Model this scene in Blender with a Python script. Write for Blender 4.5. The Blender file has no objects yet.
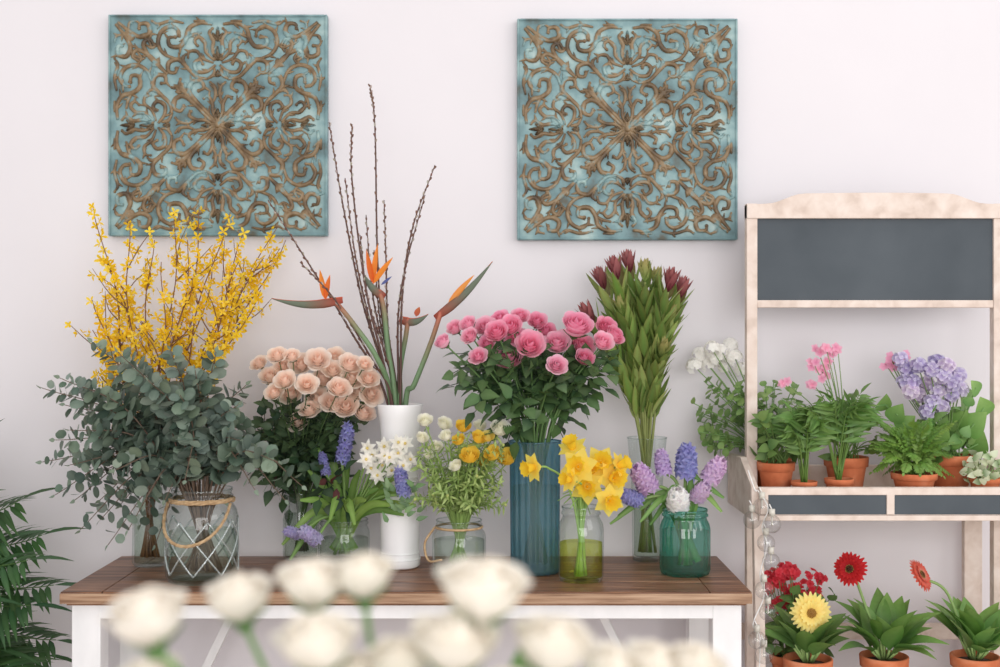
import bpy, math, random
from mathutils import Vector as V, Matrix, Quaternion
random.seed(7)
U=random.uniform
RC=random.choice
pi=math.pi
# ---------------------------------------------------------------- camera geometry (metres)
F=1210.0; CY=-3.1; CH=1.38
TOP=0.8246           # table top height
def W(px,py,d):
    return V(((px-500)*d/F, CY+d, CH-(py-333.5)*d/F))
def X(px,d): return (px-500)*d/F

def lin(c):
    o=[]
    for k in c[:3]:
        k=min(max(k/255.0,0),1)
        o.append(k/12.92 if k<=0.04045 else ((k+0.055)/1.055)**2.4)
    return (o[0],o[1],o[2],1.0)
def jit(c,a=12):
    g=U(-a,a)
    return (c[0]+g+U(-a,a)*.4,c[1]+g+U(-a,a)*.4,c[2]+g+U(-a,a)*.4)
def mixc(a,b,t): return tuple(a[i]*(1-t)+b[i]*t for i in range(3))

# ---------------------------------------------------------------- mesh builder
class MB:
    def __init__(s): s.v=[];s.f=[];s.c=[];s.m=[]
    def add(s,vs,fs,cs,m=0):
        o=len(s.v); s.v.extend(vs)
        s.f.extend([tuple(i+o for i in f) for f in fs])
        if isinstance(cs,tuple): cs=[cs]*len(vs)
        s.c.extend(cs); s.m.extend([m]*len(fs))
    def box(s,c,size,col=(200,200,200),m=0,rot=None):
        c=V(c);h=V(size)/2
        vs=[]
        for x in(-1,1):
            for y in(-1,1):
                for z in(-1,1):
                    p=V((x*h.x,y*h.y,z*h.z))
                    if rot: p=rot@p
                    vs.append(c+p)
        fs=[(0,1,3,2),(4,6,7,5),(0,4,5,1),(2,3,7,6),(0,2,6,4),(1,5,7,3)]
        s.add(vs,fs,col,m)
    def beam(s,a,b,w,t,col=(200,200,200),m=0):
        a=V(a);b=V(b);d=b-a
        q=d.to_track_quat('Z','Y')
        s.box((a+b)/2,(w,t,d.length),col,m,q.to_matrix())
    def poly(s,pts,y0,y1,col=(200,200,200),m=0):   # extruded polygon (x,z) along y
        n=len(pts)
        vs=[V((p[0],y0,p[1])) for p in pts]+[V((p[0],y1,p[1])) for p in pts]
        fs=[tuple(range(n)),tuple(range(2*n-1,n-1,-1))]
        for i in range(n):
            j=(i+1)%n; fs.append((i,i+n,j+n,j))
        s.add(vs,fs,col,m)

def basis(d):
    d=d.normalized()
    a=V((0,0,1)) if abs(d.z)<.9 else V((1,0,0))
    s=d.cross(a).normalized(); return d,s,s.cross(d).normalized()

def catmull(P,n=6):
    P=[V(p) for p in P]
    if len(P)<3: return [P[0].lerp(P[-1],i/n) for i in range(n+1)]
    Q=[P[0]*2-P[1]]+P+[P[-1]*2-P[-2]]
    out=[]
    for i in range(1,len(Q)-2):
        a,b,c,d=Q[i-1:i+3]
        for k in range(n):
            t=k/n
            out.append(.5*((2*b)+(c-a)*t+(2*a-5*b+4*c-d)*t*t+(3*b-a-3*c+d)*t**3))
    out.append(P[-1]); return out

def tube(mb,pts,r,col,seg=6,m=0,flat=None,cap=True):
    n=len(pts)
    if not hasattr(r,'__len__'): r=[r]*n
    elif len(r)==2: r=[r[0]+(r[1]-r[0])*i/(n-1) for i in range(n)]
    vs=[];cs=[]
    t0=(pts[1]-pts[0]).normalized(); _,s,u=basis(t0)
    for i in range(n):
        t=(pts[min(i+1,n-1)]-pts[max(i-1,0)])
        if t.length<1e-9: t=t0
        t=t.normalized()
        s=(s-t*s.dot(t)); s=s.normalized() if s.length>1e-6 else basis(t)[1]
        u=s.cross(t).normalized()
        c=col[i] if isinstance(col,list) else col
        for k in range(seg):
            a=2*pi*k/seg
            o=(s*math.cos(a)+u*math.sin(a))*r[i]
            if flat: o=V((o.x*flat[0],o.y*flat[1],o.z*flat[2]))
            vs.append(pts[i]+o);cs.append(c)
    fs=[]
    for i in range(n-1):
        for k in range(seg):
            k2=(k+1)%seg
            fs.append((i*seg+k,i*seg+k2,(i+1)*seg+k2,(i+1)*seg+k))
    if cap: fs.append(tuple(range(seg-1,-1,-1)));fs.append(tuple(range((n-1)*seg,n*seg)))
    mb.add(vs,fs,cs,m)

def sphere(mb,c,r,col,seg=8,rings=5,m=0,ax=None,st=1.0):
    ax=ax or V((0,0,1)); d,s,u=basis(ax)
    vs=[];fs=[]
    for i in range(rings+1):
        th=pi*i/rings
        for k in range(seg):
            a=2*pi*k/seg
            vs.append(c+(s*math.cos(a)+u*math.sin(a))*math.sin(th)*r+d*math.cos(th)*r*st)
    for i in range(rings):
        for k in range(seg):
            k2=(k+1)%seg; fs.append((i*seg+k,(i+1)*seg+k,(i+1)*seg+k2,i*seg+k2))
    mb.add(vs,fs,col,m)

def lathe(mb,cx,cy,prof,seg=32,col=(200,200,200),m=0,ribs=0,amp=0):
    vs=[];fs=[]
    for (r,z) in prof:
        for k in range(seg):
            a=2*pi*k/seg
            rr=r*(1+amp*math.cos(ribs*a)) if ribs and r>.005 else r
            vs.append(V((cx+rr*math.cos(a),cy+rr*math.sin(a),z)))
    for i in range(len(prof)-1):
        for k in range(seg):
            k2=(k+1)%seg; fs.append((i*seg+k,i*seg+k2,(i+1)*seg+k2,(i+1)*seg+k))
    mb.add(vs,fs,col,m)

PR={
 'lance':lambda t:math.sin(pi*min(1,t**.75))**.85 if 0<t<1 else 0,
 'round':lambda t:math.sqrt(max(0,1-(2*t-1)**2)),
 'ovate':lambda t:math.sin(pi*t**.62)**.9 if 0<t<1 else 0,
 'strap':lambda t:(min(1,.55+t*2))*(1 if t<.7 else math.cos((t-.7)/.3*pi/2)),
 'petal':lambda t:math.sin(pi*(t*.86+.04)**1.3)**.8 if t<1 else .25,
}
def leaf(mb,p,d,n,L,Wd,col,col2=None,bend=.2,fold=.15,shape='lance',seg=5,m=0,edge=None):
    d=d.normalized(); s=d.cross(n)
    if s.length<1e-4: s=basis(d)[1]
    s=s.normalized(); n=s.cross(d).normalized()
    col2=col2 or col
    vs=[];cs=[]; pr=PR[shape]
    for i in range(seg+1):
        t=i/seg
        c=p+d*L*(t-abs(bend)*.25*t*t)-n*(bend*L*t*t)
        w=max(pr(t),.03)*Wd/2
        cc=mixc(col,col2,t)
        ce=mixc(cc,edge,.3) if edge else cc
        vs+= [c-s*w+n*fold*w, c, c+s*w+n*fold*w]
        cs+=[ce,mixc(cc,(255,255,230),.06),ce]
    fs=[]
    for i in range(seg):
        a=i*3
        fs+=[(a,a+1,a+4,a+3),(a+1,a+2,a+5,a+4)]
    mb.add(vs,fs,cs,m)

def rnd(a=1.0): return V((U(-a,a),U(-a,a),U(-a,a)))

def rose(mb,c,axis,R,cin,cout,layers=5,nu=5,nv=4,open_=1.0,m=0):
    d,s,u=basis(axis); ph=U(0,6.28)
    for k in range(layers):
        fr=(k+1)/layers
        r=R*(.12+.88*fr**.9)*(.8+.2*open_)
        n=3+k if k<4 else 6
        w=pi/n*1.32
        for j in range(n):
            a=ph+k*1.1+2*pi*j/n+U(-.1,.1)
            H=R*(1.62-.5*fr*open_+U(-.06,.06))
            lean=U(.92,1.06)
            vs=[];cs=[]
            for iv in range(nv+1):
                v=iv/nv
                for iu in range(nu+1):
                    q=-1+2*iu/nu
                    ve=v*(1-.2*q*q)
                    rho=r*lean*(math.sin(min(1,ve*1.15)*pi/2)**.75)
                    tip=max(0,(ve-.66)/.34)
                    if fr>.35: rho+=r*.26*open_*fr*tip*tip
                    else: rho-=r*.35*tip*tip
                    z=-.8*R+H*ve-R*.16*open_*fr*tip**3
                    rho*= 1+.06*q
                    ww=w*(.55+.45*math.sin(min(1,ve*1.3)*pi/2))
                    an=a+q*ww
                    vs.append(c+(s*math.cos(an)+u*math.sin(an))*rho+d*z)
                    cc=mixc(cin,cout,min(1,fr*.8+.25*ve))
                    cs.append(cc)
            fs=[]
            for iv in range(nv):
                for iu in range(nu):
                    b=iv*(nu+1)+iu
                    fs.append((b,b+1,b+nu+2,b+nu+1))
            mb.add(vs,fs,cs,m)

def sepals(mb,c,axis,R,col,m=0,n=5):
    d,s,u=basis(axis)
    sphere(mb,c-d*R*.85,R*.28,col,8,5,m)
    for i in range(n):
        a=2*pi*i/n
        o=s*math.cos(a)+u*math.sin(a)
        leaf(mb,c-d*R*.9,(o+d*.35),d,R*1.1,R*.42,jit(col,8),bend=-.25,seg=4,m=m)

def star(mb,c,axis,R,n,wd,col,col2=None,up=.3,bend=.2,shape='petal',seg=3,m=0):
    d,s,u=basis(axis);ph=U(0,6.28)
    for i in range(n):
        a=ph+2*pi*i/n
        o=s*math.cos(a)+u*math.sin(a)
        leaf(mb,c,o+d*up,d,R,wd,col,col2,bend=bend,fold=.2,shape=shape,seg=seg,m=m)

def gerbera(mb,c,axis,R,col,col2,cen,m=0):
    d,s,u=basis(axis)
    for L,(n,rr,up) in enumerate([(24,1.0,.05),(22,.9,.2),(18,.62,.45)]):
        for i in range(n):
            a=2*pi*(i+.4*L)/n+U(-.05,.05)
            o=s*math.cos(a)+u*math.sin(a)
            leaf(mb,c,o+d*up,d,R*rr*U(.93,1.03),R*.25,jit(col2,8),jit(col,8),bend=.12,fold=.15,shape='petal',seg=4,m=m)
    sphere(mb,c+d*R*.05,R*.24,cen,12,6,m,ax=d,st=.6)
    for i in range(40):
        a=i*2.4; rr=R*.24*math.sqrt(i/40)
        sphere(mb,c+(s*math.cos(a)+u*math.sin(a))*rr+d*(R*.2-rr*.35),R*.03,jit(mixc(cen,(255,230,120),.2+.5*i/40),10),5,3,m)

def hyacinth(mb,c,axis,L,R,col,col2,m=0,gm=0,n=46):
    d,s,u=basis(axis)
    tube(mb,[c,c+d*L*.95],[R*.3,R*.2],(130,160,90),6,gm)
    for i in range(n):
        t=(i+.5)/n;a=i*2.4
        o=s*math.cos(a)+u*math.sin(a)
        rr=R*(.62 if t<.85 else .4)*(1-.25*t)
        p=c+d*L*t+o*rr*.8
        ax=(o+d*(.15+ .9*max(0,t-.6))).normalized()
        cc=jit(col,16)
        tube(mb,[c+d*L*t+o*rr*.2,p+ax*R*.1],[R*.1,R*.17],cc,5,m)
        star(mb,p+ax*R*.08,ax,R*.6,6,R*.24,cc,jit(col2,10),up=.35,bend=.35,shape='lance',seg=3,m=m)

def daffodil(mb,c,axis,R,col,colc,m=0):
    d,s,u=basis(axis)
    star(mb,c,axis,R,6,R*.78,jit(col,6),jit(col,8),up=.15,bend=-.05,shape='ovate',seg=5,m=m)
    prof=[(.12,-.12),(.2,.1),(.27,.35),(.33,.6),(.47,.78)]
    seg=18;vs=[];cs=[]
    for i,(r,z) in enumerate(prof):
        for k in range(seg):
            a=2*pi*k/seg
            rr=r*R*(1+(.12*math.cos(9*a) if i==4 else 0))
            vs.append(c+(s*math.cos(a)+u*math.sin(a))*rr+d*z*R);cs.append(mixc(colc,(255,225,60),i/6))
    fs=[(i*seg+k,i*seg+(k+1)%seg,(i+1)*seg+(k+1)%seg,(i+1)*seg+k) for i in range(4) for k in range(seg)]
    mb.add(vs,fs,cs,m)
    sphere(mb,c+d*R*.3,R*.08,(240,190,20),6,4,m)

def frond(mb,pts,n,L,wd,col,droop=.3,m=0,t0=.25,r=.002,ang=.6):
    tube(mb,pts,[r*1.4,r*.4],mixc(col,(150,170,80),.3),5,m)
    N=len(pts)-1
    for i in range(n):
        t=t0+(1-t0)*i/n
        k=t*N;j=min(int(k),N-1)
        p=pts[j].lerp(pts[j+1],k-j);tg=(pts[j+1]-pts[j]).normalized()
        sd=tg.cross(V((0,-.45,1))); sd=sd.normalized() if sd.length>1e-4 else V((1,0,0))
        up=sd.cross(tg)
        ll=L*math.sin(pi*(.22+.7*(i/n)))*U(.85,1.1)
        for sg in(-1,1):
            leaf(mb,p,sd*sg+tg*ang+V((0,0,-droop*.3))+rnd(.12),up,ll,wd,jit(col,12),jit(mixc(col,(160,190,90),.15),8),bend=droop,fold=.25,seg=4,m=m)
    leaf(mb,pts[-1],(pts[-1]-pts[-2]),V((0,-.5,1)),L*.6,wd,jit(col,8),bend=droop,seg=4,m=m)

def along(pts,t):
    N=len(pts)-1;k=t*N;j=min(int(k),N-1)
    return pts[j].lerp(pts[j+1],k-j),(pts[j+1]-pts[j]).normalized()

# ---------------------------------------------------------------- materials
def newmat(name):
    m=bpy.data.materials.new(name);m.use_nodes=True
    nt=m.node_tree
    for n in list(nt.nodes): nt.nodes.remove(n)
    return m,nt,nt.nodes,nt.links
def vmat(name,rough=.5,trans=.25,noise=0.12,spec=.4):
    m,nt,N,L=newmat(name)
    o=N.new('ShaderNodeOutputMaterial');a=N.new('ShaderNodeAttribute');a.attribute_name='Col'
    b=N.new('ShaderNodeBsdfPrincipled');b.inputs['Roughness'].default_value=rough
    b.inputs['Specular IOR Level'].default_value=spec
    nz=N.new('ShaderNodeTexNoise');nz.inputs['Scale'].default_value=90
    tc=N.new('ShaderNodeTexCoord');L.new(tc.outputs['Object'],nz.inputs['Vector'])
    mr=N.new('ShaderNodeMapRange');mr.inputs['To Min'].default_value=1-noise;mr.inputs['To Max'].default_value=1+noise
    L.new(nz.outputs['Fac'],mr.inputs['Value'])
    vm=N.new('ShaderNodeVectorMath');vm.operation='SCALE'
    L.new(a.outputs['Color'],vm.inputs[0]);L.new(mr.outputs[0],vm.inputs['Scale'])
    L.new(vm.outputs[0],b.inputs['Base Color'])
    if trans>0:
        t=N.new('ShaderNodeBsdfTranslucent');L.new(vm.outputs[0],t.inputs['Color'])
        mx=N.new('ShaderNodeMixShader');mx.inputs[0].default_value=trans
        L.new(b.outputs[0],mx.inputs[1]);L.new(t.outputs[0],mx.inputs[2]);L.new(mx.outputs[0],o.inputs[0])
    else: L.new(b.outputs[0],o.inputs[0])
    return m
def glass(name,tint,base=.05,edge=.55,rough=.03,milk=0.0,dark=1.6):
    m,nt,N,L=newmat(name)
    o=N.new('ShaderNodeOutputMaterial')
    t=N.new('ShaderNodeBsdfTransparent')
    g=N.new('ShaderNodeBsdfGlossy');g.inputs['Roughness'].default_value=rough
    lw=N.new('ShaderNodeLayerWeight');lw.inputs['Blend'].default_value=.5
    # tint deepens toward grazing angles (longer path through the wall)
    rp=N.new('ShaderNodeMix');rp.data_type='RGBA'
    c=lin(tint);dk=tuple(x**dark for x in c[:3])+(1,)
    rp.inputs[6].default_value=c;rp.inputs[7].default_value=tuple(x*.85 for x in dk[:3])+(1,)
    pw=N.new('ShaderNodeMath');pw.operation='POWER';pw.inputs[1].default_value=3
    L.new(lw.outputs['Facing'],pw.inputs[0]);L.new(pw.outputs[0],rp.inputs[0]);L.new(rp.outputs[2],t.inputs['Color'])
    mr=N.new('ShaderNodeMapRange');mr.inputs['To Min'].default_value=base;mr.inputs['To Max'].default_value=edge
    L.new(pw.outputs[0],mr.inputs['Value'])
    mx=N.new('ShaderNodeMixShader');L.new(mr.outputs[0],mx.inputs[0]);L.new(t.outputs[0],mx.inputs[1]);L.new(g.outputs[0],mx.inputs[2])
    if milk>0:
        df=N.new('ShaderNodeBsdfDiffuse');df.inputs['Color'].default_value=lin(tint)
        m2=N.new('ShaderNodeMixShader');m2.inputs[0].default_value=milk
        L.new(mx.outputs[0],m2.inputs[1]);L.new(df.outputs[0],m2.inputs[2]);L.new(m2.outputs[0],o.inputs[0])
    else: L.new(mx.outputs[0],o.inputs[0])
    return m
def noisemat(name,cols,scale=(1,1,1),ns=5,detail=6,rough=.6,bump=.1,dist=0,pos=None,spec=.4):
    m,nt,N,L=newmat(name)
    o=N.new('ShaderNodeOutputMaterial');b=N.new('ShaderNodeBsdfPrincipled');b.inputs['Roughness'].default_value=rough
    b.inputs['Specular IOR Level'].default_value=spec
    tc=N.new('ShaderNodeTexCoord');mp=N.new('ShaderNodeMapping');mp.inputs['Scale'].default_value=scale
    nz=N.new('ShaderNodeTexNoise');nz.inputs['Scale'].default_value=ns;nz.inputs['Detail'].default_value=detail;nz.inputs['Distortion'].default_value=dist
    cr=N.new('ShaderNodeValToRGB')
    L.new(tc.outputs['Object'],mp.inputs[0]);L.new(mp.outputs[0],nz.inputs['Vector']);L.new(nz.outputs['Fac'],cr.inputs[0])
    e=cr.color_ramp.elements
    n=len(cols);pos=pos or [.3+.4*i/(n-1) for i in range(n)]
    e[0].position=pos[0];e[0].color=lin(cols[0]);e[1].position=pos[-1];e[1].color=lin(cols[-1])
    for i in range(1,n-1):
        q=e.new(pos[i]);q.color=lin(cols[i])
    L.new(cr.outputs[0],b.inputs['Base Color'])
    if bump>0:
        bp=N.new('ShaderNodeBump');bp.inputs['Strength'].default_value=bump;bp.inputs['Distance'].default_value=.004
        L.new(nz.outputs['Fac'],bp.inputs['Height']);L.new(bp.outputs[0],b.inputs['Normal'])
    L.new(b.outputs[0],o.inputs[0]);return m

M_leaf=vmat('leaf',.42,.3)
M_petal=vmat('petal',.6,.45,.05,.2)
M_stem=vmat('stem',.55,0)
M_wall=noisemat('painted_plaster',[(220,215,219),(223,218,222)],ns=3,rough=.9,bump=.02,spec=.1)
M_floor=noisemat('floor_boards',[(170,156,144),(198,184,170)],scale=(1,12,1),ns=3,rough=.5)
M_white=noisemat('white_paint_wood',[(226,225,227),(242,240,242)],scale=(2,2,1),ns=8,rough=.55,bump=.05)
M_lwood=noisemat('whitewashed_wood',[(196,177,165),(214,196,185),(226,212,203)],scale=(14,14,14),ns=2,rough=.7,bump=.1,dist=.3,pos=[.25,.45,.7])
M_wood=noisemat('brown_wood',[(70,42,30),(110,72,52),(142,100,74),(176,134,106)],scale=(1.2,16,16),ns=4,detail=8,rough=.38,bump=.15,dist=.8,pos=[.25,.42,.58,.75])
M_edge=noisemat('wood_edge',[(120,88,66),(160,126,100),(186,154,128)],scale=(2,20,40),ns=4,rough=.5,bump=.1)
M_board=noisemat('chalkboard',[(74,80,86),(86,92,98)],ns=6,rough=.75,bump=.02,spec=.2)
M_terra=noisemat('terracotta',[(184,98,64),(206,120,82),(222,148,114)],ns=18,rough=.8,bump=.05,spec=.2)
M_soil=noisemat('soil',[(48,36,28),(82,62,50)],ns=60,rough=1,bump=.6)
M_tin=noisemat('patina_tin',[(84,84,74),(94,120,124),(116,146,150),(142,168,168),(182,196,192)],ns=14,detail=12,rough=.5,bump=.35,pos=[.30,.40,.52,.62,.76])
M_rust=noisemat('rusted_relief',[(70,56,42),(112,90,64),(142,120,92),(116,146,148),(160,182,178)],ns=26,detail=10,rough=.42,bump=.25,pos=[.3,.44,.56,.63,.74])
M_cer=noisemat('white_ceramic',[(236,233,234),(244,242,243)],ns=4,rough=.25,bump=0)
M_rope=noisemat('jute_rope',[(160,128,94),(206,176,138)],ns=120,rough=.95,bump=.4)
M_zinc=noisemat('zinc_bucket',[(150,155,158),(185,190,192)],ns=8,rough=.4,bump=.05)
M_cable=noisemat('white_cable',[(225,222,220),(235,232,230)],ns=4,rough=.5,bump=0)
M_brass=noisemat('lamp_cap',[(190,185,175),(215,210,200)],ns=8,rough=.3,bump=0)
G_clear=glass('clear_glass',(246,250,249),.07,.5)
G_relief=glass('moulded_glass',(240,246,246),.25,.6,milk=.2)
G_water=glass('water',(238,244,238),.01,.06,dark=1.2)
G_blue=glass('blue_glass',(142,188,204),.06,.40,milk=.16,dark=1.3)
G_teal=glass('teal_glass',(150,216,204),.09,.5,milk=.04,dark=1.5)
G_yel=glass('yellow_green_water',(240,243,172),.01,.06,dark=1.2)
G_bulb=glass('bulb_glass',(250,250,250),.08,.5)

MATS=[M_leaf,M_petal,M_stem]   # 0 leaf,1 petal,2 stem
class Obj:
    def __init__(s,name,origin):
        s.o=V(origin)
        e=bpy.data.objects.new(name,None);e.empty_display_size=.05
        bpy.context.collection.objects.link(e);e.location=s.o;s.e=e
    def part(s,name,mb,mats=None,smooth=True,bevel=0):
        return build(name,mb,mats or MATS,s.o,s.e,smooth,bevel)
def build(name,mb,mats,origin=V((0,0,0)),parent=None,smooth=True,bevel=0):
    me=bpy.data.meshes.new(name)
    me.from_pydata([tuple(V(v)-origin) for v in mb.v],[],mb.f)
    for m in mats: me.materials.append(m)
    me.polygons.foreach_set('material_index',mb.m)
    me.polygons.foreach_set('use_smooth',[smooth]*len(mb.f))
    at=me.attributes.new('Col','FLOAT_COLOR','POINT')
    flat=[]
    for c in mb.c: flat.extend(lin(c))
    at.data.foreach_set('color',flat)
    me.update()
    ob=bpy.data.objects.new(name,me);bpy.context.collection.objects.link(ob)
    if parent: ob.parent=parent
    else: ob.location=origin
    if bevel:
        b=ob.modifiers.new('b','BEVEL');b.width=bevel;b.segments=2;b.limit_method='ANGLE'
    return ob

# ---------------------------------------------------------------- room
mb=MB();mb.box((0,.05,1.5),(7,.1,3.0));build('wall_back',mb,[M_wall],smooth=False)
mb=MB();mb.box((0,-2.5,-.05),(7,5.2,.1));build('floor',mb,[M_floor],smooth=False)
mb=MB();mb.box((0,-.008,.06),(7,.016,.12));build('baseboard_back',mb,[M_white],smooth=False)

# ---------------------------------------------------------------- console table
yF=CY+2.6; yB=CY+3.02; xL=X(60,2.6); xR=X(752,2.6); T=.026
mb=MB()
npl=4;pw=(yB-yF)/npl;ew=.09
for i in range(npl):
    mb.box(((xL+xR)/2,yF+pw*(i+.5),TOP-T/2),(xR-xL-2*ew-.002,pw-.0025,T),m=0)
for sx in(-1,1):
    mb.box(((xL+ew/2) if sx<0 else (xR-ew/2),(yF+yB)/2,TOP-T/2),(ew-.001,yB-yF,T),m=0)
mb.box(((xL+xR)/2,(yF+yB)/2,TOP-T+.001),(xR-xL-.02,yB-yF-.02,T*.5),m=0)
mb.box(((xL+xR)/2,yF-.002,TOP-T/2-.001),(xR-xL,.005,T-.004),m=2)
za=TOP-T-.003
for y in(yF+.03,yB-.03): mb.box(((xL+xR)/2,y,za-.016),(xR-xL-.05,.022,.034),m=1)
for x in(xL+.05,xR-.05):
    mb.box((x,(yF+yB)/2,za-.016),(.022,yB-yF-.08,.034),m=1)
    for y in(yF+.045,yB-.045): mb.box((x,y,za/2),(.062,.055,za),m=1)
    mb.box((x,(yF+yB)/2,.15),(.03,yB-yF-.1,.04),m=1)
for s_,x0,x1 in((1,X(246,2.95),xL+.06),(1,X(588,2.95),xR-.06)):
    mb.beam((x0,yB-.06,za-.03),(x1,yB-.06,.22),.03,.02,m=1)
build('console_table',mb,[M_wood,M_white,M_edge],V((0,0,0)),None,False,.0015)

# ---------------------------------------------------------------- embossed panels
def panel(name,cx,cz,w,h):
    ob=Obj(name,(cx,0,cz))
    mb=MB()
    mb.box((cx,-.014,cz),(w,.024,h))
    for sx in(-1,1):
        mb.box((cx+sx*(w/2-.003),-.027,cz),(.006,.005,h))
        mb.box((cx,-.027,cz+sx*(h/2-.003)),(w-.012,.005,.006))
    ob.part('tin_plate',mb,[M_tin],False,.003)
    mb=MB();yf=-.0265
    S=[
     ([(.03,.02),(.12,.10),(.22,.20),(.32,.27),(.40,.24),(.41,.16),(.35,.13),(.32,.18)],1.0),
     ([(.04,.0),(.12,.045),(.20,.05),(.27,.09),(.25,.13)],.8),
     ([(.20,.05),(.28,.02),(.36,.03),(.40,.07)],.7),
     ([(.22,.20),(.30,.31),(.37,.36),(.43,.35)],.8),
     ([(.56,.02),(.50,.10),(.50,.19),(.57,.22),(.61,.17),(.57,.14)],.85),
     ([(.60,.02),(.70,.05),(.79,.04),(.86,.08),(.9,.05)],.8),
     ([(.60,.03),(.68,.11),(.77,.12),(.82,.18),(.78,.22),(.74,.19)],.8),
     ([(.58,.04),(.62,.14),(.69,.20),(.68,.27),(.63,.28)],.7),
     ([(.94,.05),(.95,.17),(.90,.27),(.80,.30),(.73,.36),(.74,.45),(.81,.46),(.82,.40)],1.0),
     ([(.43,.10),(.45,.20),(.54,.29),(.61,.37),(.58,.46),(.50,.46),(.49,.40),(.53,.39)],.95),
     ([(.54,.29),(.62,.33),(.66,.30)],.7),
     ([(.61,.37),(.66,.50),(.76,.56),(.87,.53),(.92,.44),(.88,.37),(.83,.36)],.9),
     ([(.48,.48),(.58,.57),(.66,.66),(.70,.76),(.64,.80),(.60,.75)],.9),
     ([(.96,.94),(.88,.84),(.82,.73),(.86,.64),(.94,.66),(.94,.73),(.90,.74)],1.0),
     ([(.95,.32),(.97,.44),(.94,.56),(.97,.62)],.7),
     ([(.72,.62),(.80,.66),(.82,.73)],.7),
     ([(.80,.30),(.84,.24),(.86,.16)],.7),
     ([(.76,.56),(.72,.62),(.76,.69)],.6),
     ([(.88,.84),(.95,.83),(.97,.78)],.6),
     ([(.97,.12),(.97,.22)],.6),
     ([(.43,.10),(.47,.04),(.52,.03)],.7),
    ]
    leaves=[(.0,.0,.78,.10),(.06,.0,.0,.10),(.60,.0,.0,.14),(.78,.0,.0,.14),(.45,.0,.0,.07),(.34,.30,.78,.09),(.56,.55,.78,.10),(.80,.79,.78,.12)]
    hw=w/2-.008;hh=h/2-.008
    for sx in(-1,1):
        for sz in(-1,1):
            for sw in(0,1):
                def M(a,b):
                    if sw:a,b=b,a
                    return V((cx+sx*a*hw,yf,cz+sz*b*hh))
                for pts,wd in S:
                    C=catmull([M(a,b) for a,b in pts],5);n=len(C)
                    rr=[.0058*wd*(.4+.75*math.sin(pi*min(1,(i/(n-1))*.8+.12))) for i in range(n)]
                    rr[-1]*=1.6
                    tube(mb,C,rr,(120,90,60),6,0,flat=(1,1.0,1))
                    sphere(mb,C[-1],.0058*wd*.9,(0,0,0),6,4)
                    for j in range(4,n-2,5):
                        tg=(C[j+1]-C[j-1]).normalized();nr=V((-tg.z,0,tg.x))*(1 if (j//5)%2 else -1)
                        l=.018*wd
                        Q=[C[j],C[j]+(tg*.6+nr*.5)*l*.6,C[j]+(tg*.9+nr*.9)*l]
                        tube(mb,catmull(Q,2),[.0018,.0034,.0038,.0026,.0008],(0,0,0),5,0)
                for(a,b,an,L)in leaves:
                    for da in(-.55,0,.55):
                        ca,sa=math.cos(an+da),math.sin(an+da)
                        p=M(a,b);q=M(a+ca*.01,b+sa*.01);d=(q-p).normalized()
                        l=L*hw*(1 if da==0 else .7)
                        C=[p+d*l*t for t in(0,.3,.6,.85,1)]
                        tube(mb,C,[.0018,.0050,.0055,.0034,.001],(0,0,0),6,0)
    sphere(mb,V((cx,yf,cz)),.010,(0,0,0),10,6)
    ob.part('scroll_relief',mb,[M_rust])
panel('embossed_wall_panel',X(217.5,3.07),1.38+208.5*3.07/F,.556,.562)
panel('embossed_wall_panel',X(627.5,3.07),1.38+204.5*3.07/F,.560,.562)

# ---------------------------------------------------------------- vases
def jarprof(r,h,z0=TOP+.001,neck=.82):
    return [(0.0005,z0+.004),(r*.8,z0+.002),(r*.93,z0),(r,z0+.012),(r,z0+h*.70),(r*.96,z0+h*.77),(r*neck,z0+h*.85),(r*neck*.98,z0+h*.89),(r*neck*1.06,z0+h*.9),(r*neck*1.06,z0+h*.925),(r*neck,z0+h*.935),(r*neck,z0+h*.965),(r*neck*1.04,z0+h*.98),(r*neck*1.02,z0+h)]
def vase(ob,x,y,prof,mat,seg=40,ribs=0,amp=0,water=None,wm=None,name='glass_jar'):
    mb=MB();lathe(mb,x,y,prof,seg,ribs=ribs,amp=amp)
    ob.part(name,mb,[mat])
    mb=MB();r,z=prof[-1]
    C=[V((x+r*math.cos(2*pi*i/36),y+r*math.sin(2*pi*i/36),z)) for i in range(37)]
    tube(mb,C,.0016,(240,245,245),6);ob.part('rim',mb,[mat])
    if water:
        r,z0,z1=water
        mb=MB();lathe(mb,x,y,[(.0005,z0),(r,z0+.002),(r,z1),(.0005,z1+.0005)],24);ob.part('water',mb,[wm or G_water])

def stempath(x,y,zb,zm,rm,head,n=5,bow=.0):
    """from jar bottom through mouth to head"""
    o=V((head.x-x,head.y-y,0)); ol=o.length
    k=min(1,ol/.18)
    on=o.normalized() if ol>1e-5 else V((0,0,0))
    mouth=V((x,y,zm))+on*rm*.72*k+V((U(-1,1),U(-1,1),0))*rm*.15
    base=V((x,y,zb))-on*rm*.5*k+V((U(-1,1),U(-1,1),0))*rm*.3
    mid=mouth.lerp(head,.5)+V((0,0,bow))+(-on*bow*.3)
    return catmull([base,mouth,mid,head],n)

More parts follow.
